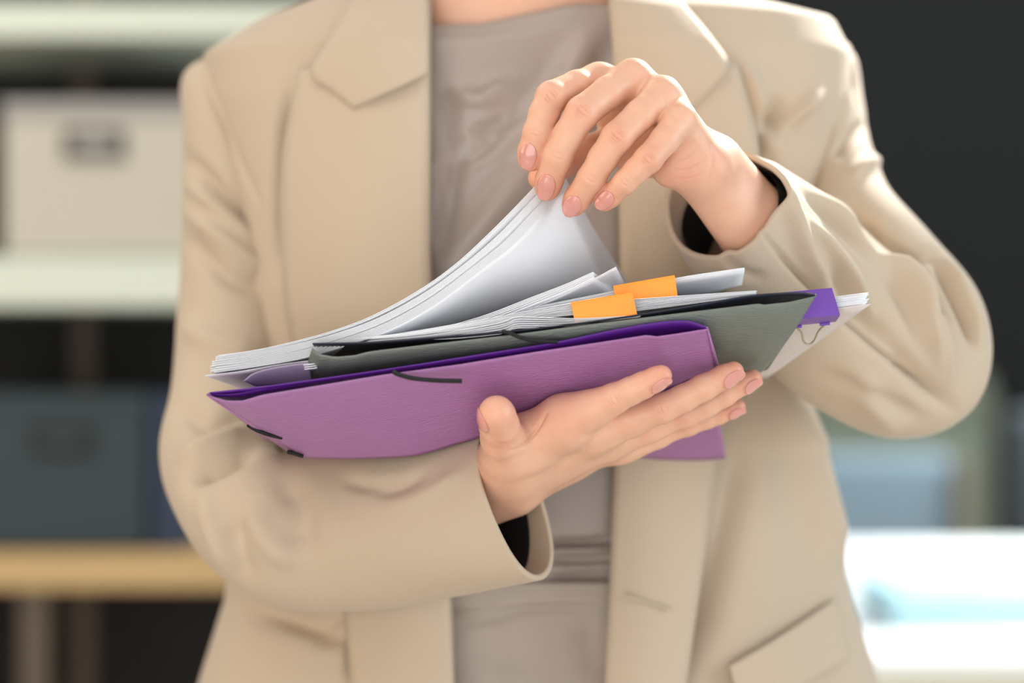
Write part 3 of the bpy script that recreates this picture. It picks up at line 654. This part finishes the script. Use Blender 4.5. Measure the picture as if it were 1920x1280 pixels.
# green folder -------------------------------------------------------
gf = thing('document_folder', 'dark grey-green elastic folder between the purple folder and the papers', 'folder', P(1050,680,.03))
gn = [(586,652,-.044),(600,664,-.0445),(630,669,-.045),(665,666,-.046),(692,659,-.047),(800,646,-.047),(950,629,-.046),(1100,609,-.044),(1250,590,-.041),(1422,569,-.038),(1432,571,-.037),(1480,566,-.036),(1528,555,-.035)]
gb = [(574,750,.07),(680,752,.09),(800,745,.10),(900,742,.10),(1000,742,.10),(1100,742,.10),(1200,738,.09),(1280,732,.08),(1330,726,.07),(1360,720,.06),(1390,712,.05),(1410,704,.045),(1432,694,.04)]
sheet('front_flap', W3(poly_interp(gn, 90)), W3(poly_interp(gb, 90)), M['green'], gf, nv=30, th=.0007, ypow=1.7)
gu = [(586,644,-.040),(700,641,-.041),(830,631,-.041),(984,618,-.040),(1150,597,-.038),(1300,573,-.036),(1400,555,-.034),(1470,549,-.033),(1515,549,-.0335),(1528,553,-.035)]
gub = [(640,716,.11),(800,716,.11),(900,716,.11),(1000,716,.11),(1100,712,.11),(1200,706,.10),(1300,700,.09),(1360,690,.075),(1400,682,.06),(1425,676,.05)]
sheet('back_cover', W3(smooth_poly(gu, 90)), W3(smooth_poly(gub, 90)), M['green_in'], gf, nv=24, th=.0008)
endfold((1528,551,-.035),(1528,556,-.035),(1424,676,.048),(1432,694,.04), M['green'], gf)
tube('elastic_band', W3([(942,621,-.047),(955,624,-.0495),(975,632,-.0492),(1000,638,-.048),(1045,641,-.046)]), .0012, M['elastic'], gf)

# paper set held by the violet clip, under the green folder ----------
wp = packet('paper_packet', [(900,640,-.004),(1100,618,-.004),(1300,592,-.004),(1450,574,-.004),(1570,556,-.004),(1628,548,-.004)], [(980,740,.085),(1100,730,.085),(1250,716,.085),(1330,706,.085),(1400,692,.083),(1436,682,.080)], 7, 3.0, M['paper'], jit=2.5, th=.0004)
tag(wp, 'thick white paper set with violet clip, sticking out beyond the green folder', 'papers')
wc = sheet('backing_card', W3(poly_interp([(900,662,-.006),(1300,616,-.006),(1632,570,-.005)], 40)), W3(poly_interp([(980,762,.09),(1250,745,.09),(1438,708,.088)], 40)), M['paper2'], wp, th=.0006); wc['label'] = 'beige backing card'

def clip(label, L, R, dn, m, depth=.012, back=(0, 1, 0), handle=True, gap=.0035, wires=('top', 'bottom')):
    """binder clip: flat spine L->R (top edge), dn = vector down the spine, jaws running back to the gap"""
    L, R, dn, back = map(lambda v: np.array(v, float), (L, R, dn, back)); back = back/np.linalg.norm(back)
    t = thing('binder_clip', label, 'clip', (L+R)/2 + dn, None)
    h = np.linalg.norm(dn); u = dn/h
    prof = [(0, 1.0), (.06, .9), (.6, .35), (1.0, 0.0)]
    top_ = [(0, gap_) for gap_ in (0,)]
    path = []   # (along back, along u)
    for k in range(12): s = 1-k/11; path.append((depth*s, h*.5 - gap/2 - (h*.5-gap/2)*(1-s)**.9))
    for k in range(1, 8): path.append((0, h*k/8))
    for k in range(12): s = k/11; path.append((depth*s, h*.5 + gap/2 + (h*.5-gap/2)*(1-s)**.9))
    V = [];
    for e in (L, R):
        for b_, a_ in path: V.append(e + back*b_ + u*a_)
    n = len(path); F = [(i, i+1, n+i+1, n+i) for i in range(n-1)]
    o = mesh('clip_body', V, F, m, t, smooth=False); solid(o, .0005, 0)
    bv = o.modifiers.new('bevel', 'BEVEL'); bv.width = .0004; bv.segments = 2; bv.limit_method = 'ANGLE'
    ax = (R-L)/np.linalg.norm(R-L)
    for side, a0 in (('top', h*.5-gap/2-.0008), ('bottom', h*.5+gap/2+.0008)):
        for q in (.22, .78):
            c = L + (R-L)*q + back*depth + u*a0; tube('barrel', [c-ax*.003, c, c+ax*.003], .0011, m, t, n=6, seg=12)
        if side in wires:
            q0, q1 = L+(R-L)*.2, L+(R-L)*.8; b0 = back*depth + u*a0
            tube('wire_handle', [q0+b0, q0+b0+back*.008+ax*.004, q0+b0+back*.018+ax*.006, (q0+q1)/2+b0+back*.022, q1+b0+back*.018-ax*.006, q1+b0+back*.008-ax*.004, q1+b0], .0006, M['steel'], t, n=50, seg=8)
    return t

# packets carrying the orange clips ----------------------------------
p1 = packet('paper_packet', [(660,634,-.030),(760,624,-.030),(900,600,-.030),(1070,569,-.030),(1190,561,-.030),(1300,553,-.028),(1418,545,-.026)],
            [(690,640,.10),(800,630,.10),(950,610,.10),(1080,590,.10),(1180,580,.10),(1260,574,.10),(1350,566,.10)], 8, 2.6, M['paper'], jit=1.6, th=.0004, thick=[3,7,13,19,22,16,8])
tag(p1, 'white paper packet held by the nearer orange clip, above the green folder', 'papers')
p2 = packet('paper_packet', [(700,632,-.012),(850,608,-.012),(1000,576,-.012),(1150,546,-.012),(1270,521,-.010),(1340,510,-.010),(1396,502,-.009)],
            [(740,636,.09),(860,620,.09),(1000,602,.09),(1130,586,.09),(1230,572,.09),(1300,566,.09),(1386,556,.09)], 3, 3.0, M['paper'], jit=1.0, th=.0004, thick=[2,3,4,5,5,4,3])
tag(p2, 'white paper packet with a raised corner held by the farther orange clip', 'papers')
clip('orange binder clip on the lower paper packet, nearer of the two orange clips', P(1070,567,-.034), P(1186,548,-.034), P(1076,594,-.034)-P(1070,567,-.034) + np.array([.001,0,-.005]), M['orange'], back=(0,1,.0), gap=.004)
clip('orange binder clip on the raised packet, farther of the two orange clips', P(1150,536,-.018), P(1265,516,-.018), P(1156,568,-.018)-P(1150,536,-.018) + np.array([0,0,-.003]), M['orange'], back=(0,1,-.05), gap=.003)
clip('violet binder clip on the thick paper set at the far right end', P(1465,549,-.010), P(1560,540,-.008), P(1503,599,-.012)-P(1488,549,-.010), M['violet'], depth=.017, back=(.05,1,-.62), gap=.006, wires=('bottom',))
tube_w = None

# loose leaves lying at the front over the green folder's elastic
lf = packet('loose_leaves', [(690,640,-.036),(820,626,-.037),(935,605,-.038),(965,594,-.0385),(1000,594,-.038),(1090,597,-.037),(1200,591,-.036)], [(720,645,.02),(830,638,.02),(950,618,.02),(980,612,.02),(1012,608,.02),(1100,602,.02),(1200,598,.02)], 6, 3.0, M['paper'], jit=2, th=.0004, thick=[2,5,14,22,19,8,3])
tag(lf, 'white leaves bulging over the black elastic of the grey-green folder', 'papers')
# slightly raised bundle with its own curl
rb = packet('paper_bundle', [(640,644,-.022),(700,636,-.022),(800,620,-.021),(900,594,-.020),(1000,556,-.018),(1060,533,-.017),(1112,510,-.016)], [(660,646,.09),(740,640,.09),(840,630,.09),(940,612,.09),(1040,590,.09),(1110,572,.09),(1170,556,.09)], 5, 3.2, M['paper'], jit=2, th=.0004, thick=[2,3,6,12,14,12,9])
tag(rb, 'thin white paper bundle curling up between lifted sheets and clipped packets', 'papers')
ts = sheet('plastic_sleeve', W3(smooth_poly([(700,644,-.014),(860,616,-.014),(960,590,-.013),(1060,550,-.012),(1155,500,-.012)], 40)), W3(smooth_poly([(740,646,.1),(880,628,.1),(980,610,.1),(1080,585,.1),(1180,548,.1)], 40)), M['paper'], None)
ts.name = 'paper_sheet'; tag(ts, 'single white sheet rising to a point behind the farther orange clip', 'paper')

# lifted sheets -------------------------------------------------------
c1 = np.array([(404,666),(480,656),(560,638),(630,618),(702,590),(787,543),(854,495),(914,440),(967,387),(1006,346),(1046,306)], float)
c3 = np.array([(396,697),(480,686),(560,672),(640,650),(730,618),(815,571),(896,510),(960,461),(1004,415),(1034,383),(1060,356)], float)
NS = 15
for k in range(NS):
    t = k/(NS-1); ts_ = .0 if k == 0 else t
    if k >= 2: ts_ = .30 + .20*(k-2)/5 if k < 8 else .66+.34*(k-8)/(NS-9)
    else: ts_ = .07*k
    tl = t   # the left end is an even stack, the right end fans in two bunches
    wgt = np.clip((np.arange(11)-1)/6., 0, 1)
    cur = c1*(1-(tl*(1-wgt)+ts_*wgt))[:, None] + c3*(tl*(1-wgt)+ts_*wgt)[:, None]
    cur[0, 0] += rng.uniform(-6, 6)
    ys = np.interp(np.arange(11), [0, 3, 7, 10], [-.034, -.030, -.018, .006]) - .003*t*np.interp(np.arange(11), [0, 10], [1, .25])
    A = smooth_poly(np.c_[cur, ys], 60)
    fx = np.linspace(430, 1196 - 34*t, 60); sB = np.interp(fx, [430, 600, 800, 1000, 1196], [668+26*t, 640+26*t, 612+22*t, 580+14*t, 552+6*t])
    B = np.c_[fx, sB, np.full(60, .115)]
    s_ = sheet('paper_sheet', W3(A), W3(B), M['paper'], None, nv=22, th=.00028, sag=.004)
    if k == 0: tag(s_, 'topmost of the white sheets lifted by the fingers, forming their upper curve', 'paper')
    elif k == NS-1: tag(s_, 'lowest lifted white sheet showing its broad blank face below the fingertips', 'paper')
    else: tag(s_, 'white sheet edge within the fan of sheets lifted by the fingers', 'paper', 'inner sheets of the lifted fan')

# plastic pocket and wider cover leaf at the left end
ps = sheet('document_pocket', W3(smooth_poly([(384,704,-.034),(450,696,-.034),(520,684,-.033),(580,676,-.032)], 30)), W3(smooth_poly([(470,735,.06),(520,738,.06),(580,736,.06),(640,730,.06)], 30)), mat('grey_white_card', lin(214,212,218), .5), None, th=.0005)
tag(ps, 'pale grey document pocket under the left end of the sheet stack', 'document pocket')
ph_ = sheet('document_pocket', W3(smooth_poly([(457,714,-.0375),(475,700,-.0375),(505,691,-.0375),(545,684,-.037),(580,680,-.036)], 30)), W3(smooth_poly([(480,724,-.02),(500,722,-.02),(530,720,-.02),(556,718,-.02),(584,714,-.02)], 30)), mat('lilac_film', lin(170,152,176), .3), None, th=.0004)
tag(ph_, 'lilac translucent pocket with a curved edge between papers and purple folder', 'document pocket')
tb = packet('index_tabs', [(568,684,-.036),(592,681,-.036)], [(580,690,-.01),(600,688,-.01)], 3, 4, M['paper'], jit=3, th=.0005, smooth=False)
tag(tb, 'small white paper corners showing beside the left end of green folder', 'papers')

# ------------------------------------------------------------------ room
room = M
M['floor'] = mat('floor_wood', lin(205,195,182), .5, var=.06, vscale=3, stretch=(1,8,1)); M['wallm'] = mat('charcoal_paint', lin(33,35,35), .8, var=.04)
M['wall_l'] = mat('grey_paint', lin(120,118,112), .8)
def plane(name, pts, m): return struct(mesh(name, pts, [(0,1,2,3)], m, None, smooth=False))
def slab(name, c, s, m): return struct(box(name, c, s, m, None, bev=0))
slab('floor', (0, .8, -.05), (6, 6.4, .1), M['floor'])
slab('wall_back', (0, 4.05, 1.4), (6, .1, 2.8), M['wallm'])
slab('wall_left', (-3.05, .8, 1.4), (.1, 6.4, 2.8), M['wall_l'])

# shelving unit, left
M['shelf'] = mat('pale_laminate', lin(200,206,190), .35, var=.05, vscale=3); M['shelf_w'] = mat('honey_wood', lin(182,150,98), .4, var=.1, vscale=5, stretch=(1,8,8))
M['black'] = mat('black_panel', lin(12,12,11), .8); M['post'] = mat('brown_post', lin(84,70,56), .6)
SY = 1.5; S_ = (SY+DIST)*SENS/(FOC*1920)
sh = thing('shelving_unit', 'open shelving unit with pale boards and black back, behind the person', 'shelf', (P(150,0,SY)[0], SY+.2, 0))
def X(px, y=SY): return P(px, 0, y)[0]
def Z(py, y=SY): return P(0, py, y)[2]
xl_, xr_ = X(-330), X(620)
for pyt, pyb, mm in ((5, 70, 'shelf'), (480, 575, 'shelf'), (1035, 1105, 'shelf_w'), (1500, 1570, 'shelf_w')):
    b_ = box('board', ((xl_+xr_)/2, SY+.18, (Z(pyt)+Z(pyb))/2), (xr_-xl_, .36, Z(pyt)-Z(pyb)), M[mm], sh)
box('back_panel', ((xl_+xr_)/2, SY+.37, 1.0), (xr_-xl_, .02, 1.98), M['black'], sh)
for px in (-330, 62, 620): box('post', (X(px), SY+.36 if px == 62 else SY+.03, .995), (.03, .03, 1.99), M['post'], sh)
box('post', (X(58), SY+.03, Z(1105)/2), (.035, .035, Z(1105)), M['post'], sh)
M['box_w'] = mat('white_card_box', lin(184,177,162), .6, var=.03); M['box_lid'] = mat('grey_lid', lin(150,146,142), .6)
M['box_b'] = mat('teal_blue_box', lin(32,49,53), .6, var=.08, vscale=5); M['holder'] = mat('grey_metal_holder', lin(52,50,44), .4, metal=.3); M['holder_d'] = mat('dark_holder', lin(4,5,6), .6)
def storage_box(x0, x1, py0, py1, body_m, lid_m, hold_m, hx, hy, label):
    zc = (Z(py0)+Z(py1))/2; t = thing('storage_box', label, 'box', ((X(x0)+X(x1))/2, SY+.17, Z(py1)))
    box('box_body', ((X(x0)+X(x1))/2, SY+.17, zc-.004), (X(x1)-X(x0), .3, Z(py0)-Z(py1)-.012), body_m, t, bev=.004)
    box('lid', ((X(x0)+X(x1))/2, SY+.17, Z(py0)-.008), (X(x1)-X(x0)+.006, .306, .022), lid_m, t, bev=.003)
    hz = Z(hy); hxx = X(hx); fr = box('label_holder', (hxx, SY+.017, hz), (.076, .006, .036), hold_m, t, bev=.002); box('label_card', (hxx, SY+.0135, hz), (.05, .003, .018), lid_m, fr, bev=0)
storage_box(0, 395, 190, 479, M['box_w'], M['box_lid'], M['holder'], 172, 268, 'white storage box with grey label holder on the upper shelf')
storage_box(-60, 268, 742, 1034, M['box_b'], M['box_b'], M['holder_d'], 112, 826, 'dark teal storage box with black label holder on the lower shelf')
M['box_n'] = mat('navy_box', lin(26,42,66), .6)
nb = box('document_case', ((X(274)+X(345))/2, SY+.17, (Z(740)+Z(1034))/2), (X(345)-X(274), .28, Z(740)-Z(1034)), M['box_n'], None); tag(nb, 'narrow navy document case beside the dark teal storage box', 'box')

# desk and seating in the bright corner, right
M['desk'] = mat('white_desk', lin(240,242,240), .4); M['desk_w'] = mat('pale_wood', lin(206,200,160), .5); M['chair_b'] = mat('blue_grey_fabric', lin(118,136,148), .8); M['sofa'] = mat('pale_green_fabric', lin(156,166,146), .85)
M['cyan'] = mat('pale_blue_card', lin(168,206,218), .5); M['dk'] = mat('charcoal_fabric', lin(52,58,62), .8)
DY = 1.62
dk = thing('desk', 'white desk in the bright corner behind the person', 'desk', (1.15, DY+.5, 0))
box('desk_top', (1.2, DY+.45, .735), (1.7, .9, .03), M['desk'], dk); box('apron', (1.2, DY+.03, .70), (1.66, .02, .05), M['desk_w'], dk)
for x in (.42, 1.98):
    for y in (.06, .84): box('leg', (x, DY+y, .36), (.05, .05, .72), M['desk_w'], dk)
cp = box('document_tray', (.82, DY+.42, .779), (.60, .30, .055), M['cyan'], None, bev=.01, rz=.04); tag(cp, 'pale blue document tray lying on the white desk', 'tray')
wb = box('paper_stack', (.88, DY+.76, .787), (.76, .20, .072), M['desk'], None, bev=.01); tag(wb, 'white paper stack at the back of the desk', 'paper stack')
ch = thing('office_chair', 'blue grey upholstered chair behind the white desk', 'chair', (.62, 2.95, 0))
box('backrest', (.60, 2.86, .84), (.36, .07, .22), M['chair_b'], ch, bev=.02); box('seat', (.60, 3.02, .48), (.44, .36, .1), M['chair_b'], ch, bev=.04)
box('armrest', (.795, 2.84, .70), (.03, .06, .48), mat('bronze_frame', lin(110,102,86), .5), ch, bev=.008)
for x in (.44, .76):
    for y in (2.88, 3.16): box('leg', (x, y, .215), (.04, .04, .43), M['post'], ch)
so = thing('sofa', 'high pale green sofa along the far wall', 'sofa', (.8, 3.66, 0))
box('base', (.72, 3.66, .28), (.9, .6, .56), M['sofa'], so, bev=.04); box('backrest', (.72, 3.86, .82), (.66, .2, .54), M['sofa'], so, bev=.06); box('cushion', (.70, 3.68, .76), (.56, .15, .40), M['sofa'], so, bev=.05)
ac = thing('armchair', 'charcoal armchair at the right behind the desk', 'chair', (1.08, 3.0, 0))
box('backrest', (1.08, 2.86, .90), (.42, .10, .26), M['dk'], ac, bev=.04); box('seat', (1.08, 3.06, .55), (.42, .3, .42), M['dk'], ac, bev=.04); box('base', (1.08, 3.06, .17), (.3, .25, .34), M['post'], ac, bev=.01)
